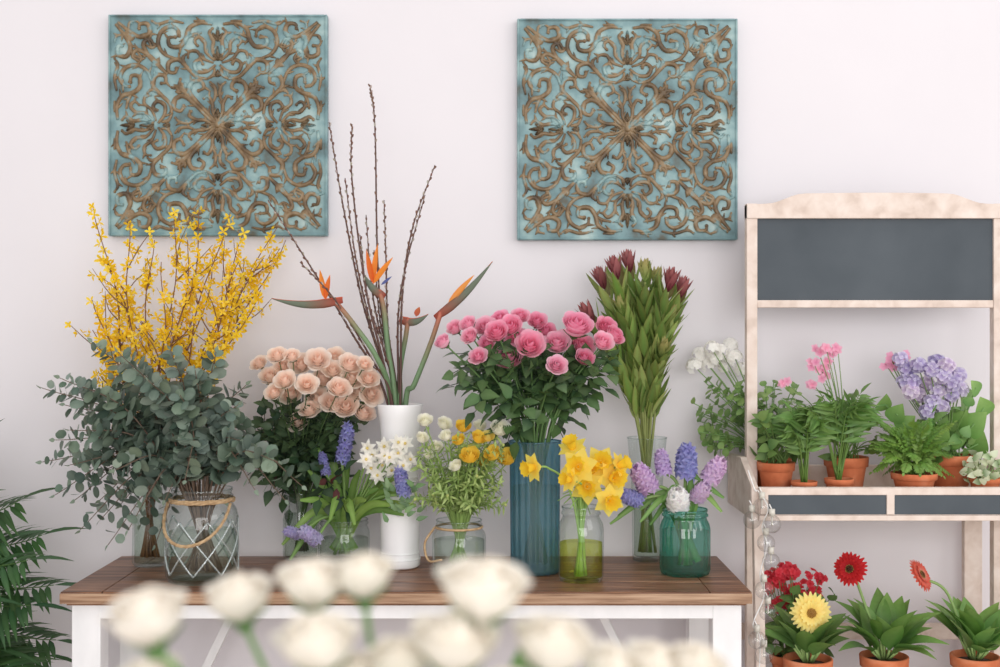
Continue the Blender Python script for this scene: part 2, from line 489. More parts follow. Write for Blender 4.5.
def leafy(mb,pts,t0,t1,n,L,wd,c1,c2,shape='ovate',out=.9,bend=.25,seg=4,cl=1,m=0,fold=.15):
    for i in range(n):
        t=t0+(t1-t0)*(i+U(.1,.9))/n
        p,tg=along(pts,t)
        _,s,u=basis(tg);a=i*2.4+U(-.4,.4)
        o=(s*math.cos(a)+u*math.sin(a))
        d=(o*out+tg*.5+V((0,0,U(-.2,.2)))).normalized()
        l=L*U(.75,1.15)
        if cl==1:
            leaf(mb,p,d,tg+rnd(.4)+V((0,-.3,.4)),l,wd*U(.85,1.1),jit(RC((c1,c2)),10),jit(c2,8),bend=bend*U(.3,1.5),fold=fold,shape=shape,seg=seg,m=m)
        else:
            e=p+d*l*1.3;tube(mb,[p,e],.001,c1,4,m)
            nn=V((0,-.5,.6))+rnd(.5)
            for q in range(cl):
                if q==0: dd=d;pp=e
                else:
                    sd=d.cross(nn).normalized()*(1 if q%2 else -1)
                    pp=p.lerp(e,.45+.3*((q-1)//2));dd=sd+d*.5
                leaf(mb,pp,dd,nn+rnd(.2),l,wd,jit(RC((c1,c2)),10),jit(c2,8),bend=bend*U(0,1.5),shape=shape,seg=seg,m=m,fold=fold)
def straps(mb,P,w0,g):
    vs=[];cs=[];n=len(P)
    for i,p in enumerate(P):
        tg=(P[min(i+1,n-1)]-P[max(i-1,0)]).normalized();s=tg.cross(V((0.05,-1,.1))).normalized()
        w=w0*(1 if i/n<.6 else math.cos((i/n-.6)/.4*pi/2*.97))+.0006
        vs+=[p-s*w,p+V((0,.003,0)),p+s*w];cs+=[g,mixc(g,(205,225,150),.3),g]
    mb.add(vs,[q for i in range(n-1) for q in((i*3,i*3+1,i*3+4,i*3+3),(i*3+1,i*3+2,i*3+5,i*3+4))],cs,0)

# ---- eucalyptus in rope jar
d=2.73;x=X(202,d);y=CY+d
ob=Obj('eucalyptus_bouquet_in_jar',(x,y,TOP))
r,h=.080,.205
vase(ob,x,y,jarprof(r,h),G_clear,water=(r*.95,TOP+.008,TOP+.11))
mb=MB()
for sg in(-1,1):
    for k in range(8):
        C=[]
        for i in range(13):
            t=i/12;a=2*pi*k/8+sg*t*pi/4*1.5
            C.append(V((x+math.cos(a)*r*1.005,y+math.sin(a)*r*1.005,TOP+.02+t*.12)))
        tube(mb,C,.0022,(230,235,235),5)
ob.part('diamond_relief',mb,[G_relief])
mb=MB()
for tw in range(3):
    C=[]
    for i in range(121):
        a=2*pi*i/60;ph=tw*2.094+i*.55
        rr=r*.84+.003+.0022*math.cos(ph);C.append(V((x+math.cos(a)*rr,y+math.sin(a)*rr,TOP+h*.87+(i/120)*.006+.0022*math.sin(ph))))
    tube(mb,C,.0022,(190,160,120),5)
    C=[]
    for i in range(61):
        t=i/60;a=-pi*.98+t*pi*.86;ph=tw*2.094+i*.7
        dz=-.085*math.sin(pi*t)
        rr=r*.86+.006+.022*math.sin(pi*t)+.002*math.cos(ph)
        C.append(V((x+math.cos(a)*rr,y+math.sin(a)*rr,TOP+h*.86+dz+.002*math.sin(ph))))
    tube(mb,C,.0022,(190,160,120),5)
ob.part('rope_handle',mb,[M_rope])
mb=MB()
tips=[(42,388),(60,378),(42,462),(55,495),(92,342),(118,352),(105,400),(148,380),(128,530),(108,545),(180,395),(216,352),(213,400),(246,385),(250,425),(278,462),(302,486),(285,500),(70,430),(85,478),(150,440),(200,440),(235,470),(155,545),(140,470),(95,450),(170,350),(225,500),(120,505),(80,530),(185,480),(130,420),(250,455),(165,425),(195,370),(65,405),(110,375),(85,415),(130,450),(160,470),(175,440),(115,470),(100,500),(145,500),(55,440),(82,385),(160,400),(135,365),(225,430),(205,410),(190,460),(110,430),(238,405),(165,500),(215,455),(70,465),(90,435),(100,520),(140,525),(75,500),(255,490),(240,440)]
for(px,py)in tips:
    hd=W(px,py,d+U(-.14,.12))
    P=stempath(x,y,TOP+.02,TOP+h+.005,r*.7,hd,8,bow=.05 if py<480 else .09)
    tube(mb,P,[.0026,.0009],(108,88,74),5,2)
    Ltot=(hd-V((x,y,TOP+h))).length
    np_=max(5,int(Ltot/.0165))
    for i in range(np_):
        t=.40+.59*i/np_
        p,tg=along(P,t);_,s,u=basis(tg);a=(i%2)*pi/2+U(-.5,.5)+i*.2
        sz=.036*(1.12-.5*((t-.4)/.6)**2)*U(.75,1.15)
        for sg in(-1,1):
            o=(s*math.cos(a)+u*math.sin(a))*sg
            c=jit(RC([(88,106,94),(106,124,112),(136,152,138),(78,96,84),(100,116,104),(120,136,118)]),9)
            leaf(mb,p+o*.004,o+tg*U(.1,.7)+rnd(.2),tg+rnd(.8)+V((0,-.5,.2)),sz,sz*.9,c,mixc(c,(172,182,168),.2),bend=U(-.1,.2),fold=U(0,.2),shape='round',seg=6)
    leaf(mb,P[-1],P[-1]-P[-2],rnd(1),.016,.01,(130,146,128),shape='ovate')
ob.part('eucalyptus_branches',mb)

# ---- forsythia
d=2.90;x=X(150,d);y=CY+d
ob=Obj('forsythia_branches_in_vase',(x,y,TOP))
h=.21
vase(ob,x,y,[(.0005,TOP+.003),(.036,TOP+.001),(.042,TOP+.01),(.04,TOP+h*.5),(.036,TOP+h*.8),(.042,TOP+h)],G_clear,water=(.036,TOP+.008,TOP+.12),name='glass_vase')
mb=MB()
tips=[(97,204),(125,222),(108,262),(150,240),(178,208),(203,206),(226,212),(248,232),(275,226),(283,240),(242,262),(97,300),(130,290),(166,262),(215,250),(96,330),(190,240),(258,290),(232,285),(100,350),(262,258)]
def bloom(Q,t0,n):
    for i in range(n):
        t=t0+(1-t0)*(i+U(0,1))/n
        p,tg=along(Q,min(t,1));_,s,u=basis(tg);a=U(0,6.28);o=s*math.cos(a)+u*math.sin(a)
        c=jit(RC([(248,212,46),(242,200,28),(253,226,78)]),6)
        q=p+o*.006
        star(mb,q,o+tg*.5+rnd(.5),U(.011,.017),4,.0068,mixc(c,(224,156,14),.2),c,up=.8,bend=.25,shape='petal',seg=3,m=1)
for(px,py)in tips:
    hd=W(px,py,d+U(-.1,.1))
    P0=stempath(x,y,TOP+.02,TOP+h,.034,hd,9,bow=.0)
    P=[p+V((math.sin(i*.55+px)*.010*min(1,max(0,(i-9)/6)),math.cos(i*.7+px)*.006,0)) if i>9 else p for i,p in enumerate(P0)]
    tube(mb,P,[.0036,.001],(124,84,56),5,2)
    L=(hd-V((x,y,TOP+h))).length
    bloom(P,.58 if py<290 else .75,int(L*42)+4)
    for k in range(5):
        t=U(.5,.9);p,tg=along(P,t)
        e=p+(tg*.7+V((U(-1.0,1.0),U(-.5,.5),.2))).normalized()*U(.05,.13)
        Q=catmull([p,p.lerp(e,.5)+rnd(.012),e],4);tube(mb,Q,[.0018,.0006],(120,84,58),4,2);bloom(Q,.15,RC((4,6,9)))
ob.part('forsythia_branches',mb)

# ---- spray roses
d=2.98;x=X(301,d);y=CY+d
ob=Obj('spray_rose_bouquet_in_vase',(x,y,TOP))
h=.165
vase(ob,x,y,[(.0005,TOP+.003),(.04,TOP+.001),(.044,TOP+.01),(.044,TOP+h*.6),(.036,TOP+h*.85),(.04,TOP+h)],G_clear,water=(.04,TOP+.008,TOP+.11),name='glass_vase')
mb=MB()
heads=[(259,363,8),(277,355,9),(292,356,8),(270,376,10),(285,380,10),(301,364,11),(318,359,11),(335,357,10),(350,364,11),(365,364,8),(291,394,11),(307,384,10),(323,378,11),(339,388,11),(353,378,11),(369,378,10),(318,398,12),(346,406,12),(364,413,11),(298,422,10),(372,394,11),(333,370,10),(309,409,10),(358,392,11),(375,386,7),(283,366,9),(331,402,10),(274,392,9)]
for(px,py,R)in heads:
    dd=d-.09+U(-.06,.04);hd=W(px,py,dd);rr=R*dd/F*1.0
    ax=V(((hd.x-x-.03)*2.5,-.85,.65)).normalized()+rnd(.15)
    P=stempath(x,y,TOP+.02,TOP+h,.034,hd-ax*rr*.8,6,bow=.02)
    tube(mb,P,[.0022,.0013],(76,98,58),5,2)
    c=jit((255,238,225),3)
    rose(mb,hd,ax,rr,mixc(c,(252,208,186),.6),mixc(c,(255,248,240),.5),5,open_=U(.8,1.2),m=1)
    sepals(mb,hd,ax,rr,(96,120,68))
    leafy(mb,P,.42,.78,5,.034,.02,(46,66,46),(70,92,58),cl=3)
for i in range(16):
    hd=W(U(250,338),U(418,495),d+U(-.12,.05))
    P=stempath(x,y,TOP+.02,TOP+h,.034,hd,6,bow=.03)
    tube(mb,P,[.0018,.001],(64,68,50),5,2)
    leafy(mb,P,.4,1,8,.042,.025,(42,64,46),(66,90,58),cl=3)
    if i%3==0: leafy(mb,P,.8,1,3,.04,.02,(88,46,54),(110,62,62))
ob.part('spray_roses',mb)

# ---- white vase: bird of paradise + willow
d=2.878;x=X(400,d);y=CY+d
ob=Obj('bird_of_paradise_in_white_vase',(x,y,TOP))
h=.388;z=TOP
mb=MB();lathe(mb,x,y,[(.0005,z+.003),(.042,z+.001),(.048,z+.006),(.0485,z+.02),(.0455,z+.035),(.047,z+.10),(.0465,z+.16),(.043,z+.215),(.0435,z+.24),(.046,z+.30),(.050,z+.355),(.0545,z+h-.003),(.0535,z+h),(.0505,z+h-.002),(.044,z+.34),(.039,z+.25),(.04,z+.05),(.0005,z+.03)],48)
for zz,rr in((.022,.0482),(.036,.0462),(.215,.0437),(.205,.0442)):
    C=[V((x+rr*math.cos(2*pi*i/40),y+rr*math.sin(2*pi*i/40),z+zz)) for i in range(41)];tube(mb,C,.0016,(240,240,240),6)
for k in range(10):
    a0=2*pi*k/10
    C=[V((x+(.0468)*math.cos(a0+t*.62),y+.0468*math.sin(a0+t*.62),z+.15-.022*math.sin(pi*t))) for t in [i/8 for i in range(9)]]
    tube(mb,C,.0022,(240,240,240),5);sphere(mb,C[0],.004,(240,240,240),6,4)
ob.part('ceramic_vase',mb,[M_cer])
mb=MB()
wl=[[(329,122),(342,200),(362,300)],[(352,124),(352,180),(366,290)],[(370,85),(375,130),(379,290)],[(435,165),(412,230),(402,300)],[(345,178),(356,260),(372,330)],[(384,200),(386,260),(388,330)],[(268,200),(305,258),(350,330)],[(366,215),(372,290),(384,350)],[(425,195),(406,265),(398,320)],[(300,262),(335,300),(372,360)],[(360,235),(368,300),(384,350)],[(374,250),(380,320),(392,370)]]
for w_ in wl:
    dd=U(-.05,.05)
    pts=[V((x+U(-.015,.015),y+U(-.015,.015),TOP+.06)),V((X(w_[2][0],d)*.25+x*.75,y+dd*.3,TOP+h))]+[W(a,b,d+dd*(.5+.5*i)) for i,(a,b) in enumerate(w_[::-1])]
    P=catmull(pts,8);tube(mb,P,[.0040,.0012],(88,60,54),5,2)
    L=sum((P[i+1]-P[i]).length for i in range(len(P)-1))
    for i in range(int(L/.022)):
        t=.4+.6*i/int(L/.022);p,tg=along(P,min(t,1));_,s,u=basis(tg)
        a=i*2.4;o=s*math.cos(a)+u*math.sin(a)
        sphere(mb,p+o*.002+tg*.004,.0024,jit((112,80,66) if i%3 else (160,148,138),10),6,5,2,ax=tg+o*.4,st=2.1)
ob.part('willow_twigs',mb)
mb=MB()
def bop(pts_px,beak,L,seps,seed,dd=0):
    pts=[V((x,y,TOP+.06)),V((x+(X(pts_px[0][0],d)-x)*.4,y,TOP+h))]+[W(a,b,d+dd) for a,b in pts_px]
    P=catmull(pts,7);tube(mb,P,[.0070,.0056],[mixc((108,134,98),(186,92,76),min(1,max(0,i/len(P)-.6)*2.5)) for i in range(len(P))],8,2)
    hd=P[-1];b=V(beak).normalized()
    n=12;C=[];r=[];cl=[]
    for i in range(n):
        t=i/(n-1)
        C.append(hd-b*.02+b*L*t+V((0,0,-.012*math.sin(pi*t))))
        r.append(.0135*(math.sin(pi*min(1,.12+t*.5+.2*(t<.3)*t))**.8)*(1-t**1.6)+.0006)
        cl.append(mixc((196,96,80),(134,144,126),min(1,t*1.8)))
    tube(mb,C,r,cl,8,1,flat=(1,.55,1))
    tube(mb,[c+V((0,0,rr*.85)) for c,rr in zip(C,r)],[.0026,.0008],(226,112,78),5,1)
    for(a,l,cc)in seps:
        dr=V((math.cos(a),U(-.25,.25),math.sin(a)))
        leaf(mb,hd+b*.02,dr,V((-.3,-1,.1)),l,.015,cc,mixc(cc,(255,170,60),.3),bend=U(-.1,.1),fold=.5,seg=6,m=1)
OR=(246,140,60)
bop([(378,360),(352,322),(334,300)],(-1,0,.02),.165,[(1.75,.075,OR),(1.4,.06,(236,110,50))],1,-.04)
bop([(388,350),(384,310),(379,290)],(-.55,-.2,.6),.08,[(1.5,.10,OR),(.95,.08,(246,140,50)),(1.75,.085,(236,110,50))],2)
bop([(400,370),(406,335),(408,318)],(.85,-.1,.15),.07,[(1.2,.025,(190,90,70))],3,.03)
bop([(414,385),(430,345),(441,312)],(.72,-.05,.70),.19,[(.88,.10,(236,150,80))],4,-.02)
leaf(mb,W(381,285,d),V((.6,0,.5)),V((0,-1,0)),.035,.007,(90,100,160),m=1)
ob.part('bird_of_paradise_flowers',mb)

# ---- centre hyacinth jar
d=2.93;x=X(344,d);y=CY+d
ob=Obj('hyacinth_bouquet_in_jar',(x,y,TOP))
r,h=.062,.105
vase(ob,x,y,jarprof(r,h,neck=.9),G_clear,water=(r*.94,TOP+.008,TOP+.06))
mb=MB()
for(px,py,cl,cl2,L,R,ax,dd)in[(342,462,(118,116,184),(168,168,220),.090,.026,(.2,-.1,1),2.88),(404,494,(124,122,188),(174,174,222),.06,.024,(-.15,-.2,1),2.78),(316,540,(184,174,218),(216,208,238),.06,.026,(-.5,-.8,.6),2.84),(300,535,(178,168,216),(212,204,236),.04,.02,(-.8,-.6,.4),2.86),(326,474,(128,122,188),(166,166,220),.05,.018,(-.2,0,1),2.9)]:
    c=W(px,py,dd);P=stempath(x,y,TOP+.02,TOP+h,r*.75,c,5,bow=.02)
    tube(mb,P,[.004,.0035],(130,162,94),6,2);hyacinth(mb,c,V(ax),L,R,cl,cl2,m=1,n=34)
for i in range(15):
    px,py=[(372,455),(384,446),(398,453),(382,466),(406,444),(372,468),(392,470),(410,460),(366,460),(390,458),(403,466),(378,476),(398,443),(384,456),(368,448)][i]
    c=W(px,py,2.79+U(-.02,.02));P=stempath(x,y,TOP+.02,TOP+h,r*.75,c,5,bow=.0)
    tube(mb,P,[.0025,.002],(130,160,94),5,2)
    ax=V((U(-.6,.6),-1,U(-.1,.6)))
    for q in range(3):
        star(mb,c,ax,.023-.004*q,6,.012,jit((252,249,243),3),up=.1+.45*q,bend=.1,shape='ovate',seg=4,m=1)
    sphere(mb,c+ax.normalized()*.005,.0035,(244,226,150),6,4,1)
for(px,py,dd)in[(318,448,2.9),(308,470,2.88),(326,440,2.95),(398,476,2.8),(410,490,2.78),(360,470,2.86),(378,488,2.8),(392,505,2.79),(300,500,2.85),(290,560,2.86),(282,545,2.84),(335,480,2.83),(350,455,2.9),(366,500,2.8),(312,490,2.9),(416,505,2.78),(345,500,2.84),(388,490,2.8),(330,520,2.8),(355,525,2.8),(404,515,2.8)]:
    c=W(px,py,dd);P=stempath(x,y,TOP+.03,TOP+h,r*.8,c,5,bow=.02 if py<520 else .05)
    straps(mb,P,.0085,jit(RC([(122,160,76),(150,182,92),(106,144,70)]),8))
for k in range(30):
    c=W(U(385,418),U(480,525),2.79+U(-.02,.02));leaf(mb,c,V((U(-1,1),U(-.6,0),U(0,1))),V((0,-1,.3)),.03,.012,jit((120,152,104),10),shape='ovate')
ob.part('hyacinths_and_narcissus',mb)

# ---- ranunculus
d=2.79;x=X(459,d);y=CY+d
ob=Obj('ranunculus_bouquet_in_jar',(x,y,TOP))
r,h=.062,.125
vase(ob,x,y,jarprof(r,h),G_clear,water=(r*.94,TOP+.008,TOP+.08))
mb=MB()
C=[V((x+r*.86*math.cos(2*pi*i/36),y+r*.86*math.sin(2*pi*i/36),TOP+h*.88)) for i in range(37)];tube(mb,C,.003,(190,160,120),6)
tube(mb,catmull([V((x-r*.9,y-.01,TOP+h*.88)),V((x-r*1.25,y-.02,TOP+h*.6)),V((x-r*1.1,y-.03,TOP+h*.3)),V((x-r*.6,y-r*.9,TOP+h*.35))],6),.0028,(190,160,120),6)
ob.part('twine',mb,[M_rope])
mb=MB()
YL=(254,226,100);WH=(252,250,242)
for(px,py,R,c)in[(463,427,7,YL),(479,438,7,YL),(470,456,9,YL),(493,454,8,YL),(508,458,9,YL),(459,440,6,YL),(484,461,6,(253,230,120)),(425,421,7,WH),(444,424,7,WH),(500,429,9,WH),(480,426,6,WH),(446,436,6,WH),(436,447,6,WH),(488,437,6,(253,236,150)),(422,438,6,WH),(456,466,6,WH),(428,455,5,WH)]:
    c0=W(px,py,d-.05+U(-.05,.03));rr=R*d/F*1.1;ax=V((U(-.5,.5),-.7,.7))
    P=stempath(x,y,TOP+.02,TOP+h,r*.6,c0-ax*.01,6,bow=.01)
    tube(mb,P,[.0022,.0014],(142,170,94),5,2)
    rose(mb,c0,ax,rr,mixc(c,(220,216,120),.2),c,5,4,3,open_=.6,m=1)
    leafy(mb,P,.4,.95,12,.028,.007,(126,152,84),(158,182,106),shape='lance',seg=3)
for i in range(105):
    c0=W(U(414,508),U(430,508),d+U(-.1,.08))
    P=stempath(x,y,TOP+.03,TOP+h,r*.7,c0,5,bow=.02)
    tube(mb,P,[.0014,.0007],(138,164,90),4,2)
    leafy(mb,P,.42,1,20,.024,.0060,(120,148,78),(170,190,116),shape='lance',seg=3)
    if i%4==0: sphere(mb,c0,.004,(206,214,140),6,4,1)
ob.part('ranunculus_and_greenery',mb)

# ---- pink roses in blue ribbed vase
d=2.818;x=X(535,d);y=CY+d
ob=Obj('pink_rose_bouquet_in_vase',(x,y,TOP))
h=.305
vase(ob,x,y,[(.0005,TOP+.006),(.05,TOP+.003),(.0545,TOP+.001),(.0555,TOP+.012),(.0565,TOP+.15),(.058,TOP+h-.01),(.060,TOP+h-.004),(.060,TOP+h)],G_blue,seg=160,ribs=20,amp=.025,water=(.052,TOP+.01,TOP+.2),name='ribbed_blue_vase')
mb=MB()
heads=[(443,342,8),(455,328,8),(468,324,8),(470,336,8),(485,327,10),(497,332,11),(511,326,11),(520,316,8),(537,321,9),(546,331,9),(530,345,13),(509,358,13),(478,356,8),(557,343,12),(577,326,15),(583,346,11),(606,327,10),(614,336,10),(603,342,10),(585,358,9),(557,365,9),(516,338,10),(500,318,8),(540,352,8),(568,338,9),(487,343,8)]
for(px,py,R)in heads:
    dd=d-.07+U(-.08,.06);hd=W(px,py,dd);rr=R*dd/F*1.05
    ax=V(((hd.x-x)*3,-.85,.65)).normalized()+rnd(.15)
    P=stempath(x,y,TOP+.02,TOP+h,.045,hd-ax*rr*.8,6,bow=.02)
    tube(mb,P,[.0032,.0018],(88,118,68),6,2)
    c=jit(RC([(244,156,186),(248,182,204),(238,138,170)]),6)
    rose(mb,hd,ax,rr,mixc(c,(230,104,148),.35),mixc(c,(255,230,238),.5),5,open_=U(.6,1.15),m=1)
    sepals(mb,hd,ax,rr,(90,122,70))
    leafy(mb,P,.64,.88,3,.038,.025,(54,80,50),(82,110,66),cl=3)
for i in range(18):
    hd=W(U(450,604),U(366,425),d+U(-.12,.12))
    if abs(hd.x-x)>.11 and hd.z<1.24: hd.z+=.07
    P=stempath(x,y,TOP+.02,TOP+h,.045,hd,6,bow=.03)
    tube(mb,P,[.0024,.0012],(80,106,62),5,2)
    leafy(mb,P,.64,1,6,.044,.030,(48,74,48),(82,112,66),cl=3)
ob.part('pink_roses',mb)

# ---- leucadendron
d=2.967;x=X(647,d);y=CY+d
ob=Obj('leucadendron_bouquet_in_vase',(x,y,TOP))
h=.30
vase(ob,x,y,[(.0005,TOP+.008),(.032,TOP+.004),(.035,TOP+.001),(.036,TOP+.02),(.037,TOP+.15),(.040,TOP+.22),(.048,TOP+h)],G_clear,water=(.032,TOP+.01,TOP+.16),name='glass_vase')
mb=MB()
LT=[(605,276,1),(618,266,1),(630,260,1),(645,268,0),(656,276,0),(668,278,1),(678,286,1),(638,292,0),(624,302,0),(652,304,0),(668,312,0),(594,310,1),(642,330,0),(628,334,0),(660,345,0)]
for(px,py,red)in LT:
    hd=W(px,py+14,d-.03+U(-.07,.06))
    P=stempath(x,y,TOP+.02,TOP+h,.042,hd,9,bow=.03)
    tube(mb,P,[.0042,.003],(126,134,76),6,2)
    n=30
    for i in range(n):
        t=.40+.57*i/n;p,tg=along(P,t);_,s,u=basis(tg);a=i*2.4+U(-.3,.3);o=s*math.cos(a)+u*math.sin(a)
        g=RC([(108,148,66),(132,170,84),(92,128,58),(158,188,104),(120,156,72)])
        q=max(0,(t-.92)/.08)*red
        c=jit(mixc(g,(124,58,66),min(1,q)),9)
        c2=mixc(c,(170,150,92),.12)
        leaf(mb,p+o*.003,o*(.44+U(-.1,.14))+tg,-o+tg*.2,.084*U(.8,1.15),.023,c,c2,bend=U(-.16,.04),fold=.2,seg=6,edge=(160,120,80))
    _,s,u=basis(P[-1]-P[-2]);tg=(P[-1]-P[-2]).normalized()
    for i in range(12):
        a=i*2.4;o=s*math.cos(a)+u*math.sin(a)
        if red: leaf(mb,P[-1],o*(.10+.04*i)+tg,-o,.064,.020,jit((130,62,72),10),(166,98,98),bend=-.1,fold=.2,seg=6)
        elif i<9: leaf(mb,P[-1],o*(.15+.05*i)+tg,-o,.06,.020,jit((146,176,96),8),(170,156,100),bend=-.1,fold=.2)
ob.part('leucadendron_stems',mb)

# ---- daffodils
d=2.726;x=X(581,d);y=CY+d
ob=Obj('daffodil_bouquet_in_jar',(x,y,TOP))
r,h=.051,.165
vase(ob,x,y,jarprof(r,h),G_clear,water=(r*.94,TOP+.008,TOP+.085),wm=G_yel)
mb=MB()
DY=(255,233,112);DO=(255,214,72)
for(px,py,R,ax)in[(535,467,13,(-.9,-.6,-.1)),(573,449,13,(-.3,-.5,.8)),(580,467,16,(-.4,-1,.2)),(600,464,15,(.1,-1,.4)),(611,478,15,(.5,-.9,.1)),(588,486,15,(-.2,-1,0)),(608,499,14,(.3,-1,-.2)),(618,466,12,(.8,-.5,.4)),(592,472,12,(0,-.8,.6)),(571,480,11,(-.8,-.6,.2))]:
    dd=d-.03+U(-.05,.04);c=W(px,py,dd);a=V(ax).normalized()
    P=stempath(x,y,TOP+.01,TOP+h,r*.65,c-a*.03+V((0,0,-.004)),6,bow=.02)
    P=P+[c-a*.008]
    tube(mb,P,[.003,.0022],(138,174,94),6,2)
    daffodil(mb,c,a,R*dd/F*1.3,DY,DO,m=1)
for i in range(14):
    c=W(U(556,612),U(488,515),d+U(-.03,.04))
    P=stempath(x,y,TOP+.01,TOP+h,r*.65,c,6,bow=.02);tube(mb,P,[.003,.001],jit((140,176,94),8),5,2)
ob.part('daffodils',mb)

# ---- teal jar hyacinths
d=2.80;x=X(685,d);y=CY+d
ob=Obj('hyacinth_bouquet_in_teal_jar',(x,y,TOP))
r,h=.058,.148
vase(ob,x,y,jarprof(r,h,neck=.86),G_teal,seg=120,ribs=20,amp=.014,water=(r*.93,TOP+.008,TOP+.1))
mb=MB()
for(px,py,cl,cl2,L,R,ax)in[(648,486,(194,150,204),(228,204,234),.055,.036,(-.5,-.5,.8)),(638,500,(134,132,196),(172,170,222),.045,.027,(-.9,-.4,.35)),(686,474,(118,120,186),(170,170,222),.060,.036,(0,-.2,1)),(678,506,(248,246,248),(253,253,253),.05,.037,(-.1,-.7,.7)),(710,478,(200,160,206),(232,206,234),.045,.033,(.5,-.3,.9)),(664,472,(176,140,198),(214,194,228),.045,.026,(-.2,-.1,1)),(698,496,(206,176,214),(236,216,238),.04,.028,(.3,-.7,.6))]:
    c=W(px,py,d-.02);P=stempath(x,y,TOP+.02,TOP+h,r*.65,c,5,bow=.02)
    tube(mb,P,[.005,.004],(130,158,94),6,2);hyacinth(mb,c,V(ax),L,R,cl,cl2,m=1,n=44)
for(px,py)in[(610,524),(618,516),(640,510),(724,498),(712,500),(700,480),(663,500),(695,500),(650,525),(640,522),(722,512)]:
    c=W(px,py,d+U(-.06,.04));P=stempath(x,y,TOP+.03,TOP+h,r*.8,c,5,bow=.04)
    straps(mb,P,.007,jit(RC([(98,142,70),(120,162,84)]),8))
ob.part('hyacinths',mb)

# ---------------------------------------------------------------- chalkboard plant stand
dP=2.93;yP=CY+dP
xl=X(751,dP);xr=X(997,dP)
def z_(py,dd): return CH-(py-333.5)*dd/F
mb=MB();pwid=.026
zt=z_(204,dP)
for xx in(xl,xr): mb.box((xx,yP,zt/2),(pwid,.026,zt),m=0)
pts=[(xl-pwid/2,z_(219,dP)),(xr+pwid/2,z_(219,dP))]
top=[]
for i in range(41):
    t=i/40;e=abs(2*t-1)
    k=0 if e>.84 else min(1,(.84-e)/.28)
    k=k*k*(3-2*k)
    top.append((xr+pwid/2-(xr-xl+pwid)*t,z_(205,dP)+k*.022+.006*(1-e*e)))
mb.poly(pts+top,yP-.018,yP+.016,m=0)
mb.box(((xl+xr)/2,yP,z_(259.5,dP)),(xr-xl-pwid+.004,.012,z_(216,dP)-z_(302,dP)),m=1)
mb.box(((xl+xr)/2,yP,z_(304,dP)),(xr-xl-pwid,.022,.018),m=0)
dF=2.78;yFt=CY+dF;yBt=-.03
zlip=z_(487,dF);zb=z_(520,dF);zs=.992
mb.box(((xl+xr)/2,(yFt+yBt)/2,zs-.008),(xr-xl+.03,yBt-yFt,.016),m=0)
xa=xl-.015;xb=xr+.04
mb.box(((xa+xb)/2,yFt,(zlip+zb)/2),(xb-xa,.012,zlip-zb),m=0)
mb.box(((xa+xb)/2,yFt-.009,zlip-.009),(xb-xa,.008,.016),m=0)
mb.box(((xa+xb)/2,yFt-.009,zb+.006),(xb-xa,.008,.012),m=0)
xm=X(889,dF)
for xx in(xa+.012,xm,xb-.01): mb.box((xx,yFt-.009,(zlip+zb)/2),(.018,.008,zlip-zb-.028),m=0)
for x0,x1 in((xa+.021,xm-.009),(xm+.009,xb-.02)):
    mb.box(((x0+x1)/2,yFt-.0075,(zlip+zb)/2-.001),(x1-x0,.004,zlip-zb-.03),m=1)
mb.box(((xa+xb)/2,yBt,zs+.02),(xb-xa,.014,.07),m=0)
def side(xx):
    prof=[(yBt,zb),(yBt,z_(462,3.05)+.02),(yP-.02,z_(456,dP)),(yP-.05,z_(462,dP)),(yFt,zlip),(yFt,zb)]
    n=len(prof)
    vs=[V((xx-.008,a,b)) for a,b in prof]+[V((xx+.008,a,b)) for a,b in prof]
    fs=[tuple(range(n)),tuple(range(2*n-1,n-1,-1))]+[(i,i+n,(i+1)%n+n,(i+1)%n) for i in range(n)]
    mb.add(vs,fs,(200,200,200),0)
side(xl-.022);side(xr+.03)
for xx in(xl-.012,xr+.03):
    mb.beam((xx,yFt+.02,zb),(xx,yFt-.05,0),.022,.026,m=0)
mb.box((X(975,dP+.1),yBt-.02,z_(520,3.03)/2),(.045,.02,z_(520,3.03)),m=0)
zl=z_(705,2.78)
mb.box(((xl+xr)/2,(yFt+yBt)/2,zl-.01),(xr-xl+.05,yBt-yFt,.016),m=0)
mb.box(((xl+xr)/2,yFt-.035,zl+.002),(xr-xl+.05,.012,.04),m=0)
mb.box(((xl+xr)/2,yBt-.01,z_(632,3.05)),(xr-xl+.02,.014,.04),m=0)
build('chalkboard_plant_stand',mb,[M_lwood,M_board],V((0,0,0)),None,False,.0015)

# ---- string lights
ob=Obj('string_lights',(xl-.03,yFt-.05,.9))
mb=MB();mg=MB();mc=MB()
bul=[(762,507,2.76),(772,524,2.74),(766,543,2.75),(771,562,2.74),(764,590,2.74),(768,612,2.74),(757,640,2.72),(764,655,2.73),(752,520,2.77)]
cable=catmull([W(748,470,2.77),W(755,490,2.76)]+[W(a-4,b-16,c+.005) for a,b,c in bul[:8]]+[W(758,690,2.73)],6)
tube(mb,cable,.0016,(225,222,220),5)
for a,b,c in bul:
    p=W(a,b,c)
    sphere(mg,p,.0205,(255,255,255),16,10)
    tube(mc,[p+V((0,0,.019)),p+V((0,0,.034))],.007,(200,200,195),10)
    tube(mc,[p+V((0,0,.018)),p+V((0,0,-.004))],.002,(230,220,200),6)
    tube(mb,[p+V((0,0,.032)),p+V((-.006,0,.045))],.0015,(225,222,220),5)
ob.part('cable',mb,[M_cable]);ob.part('glass_bulbs',mg,[G_bulb]);ob.part('bulb_caps',mc,[M_brass])

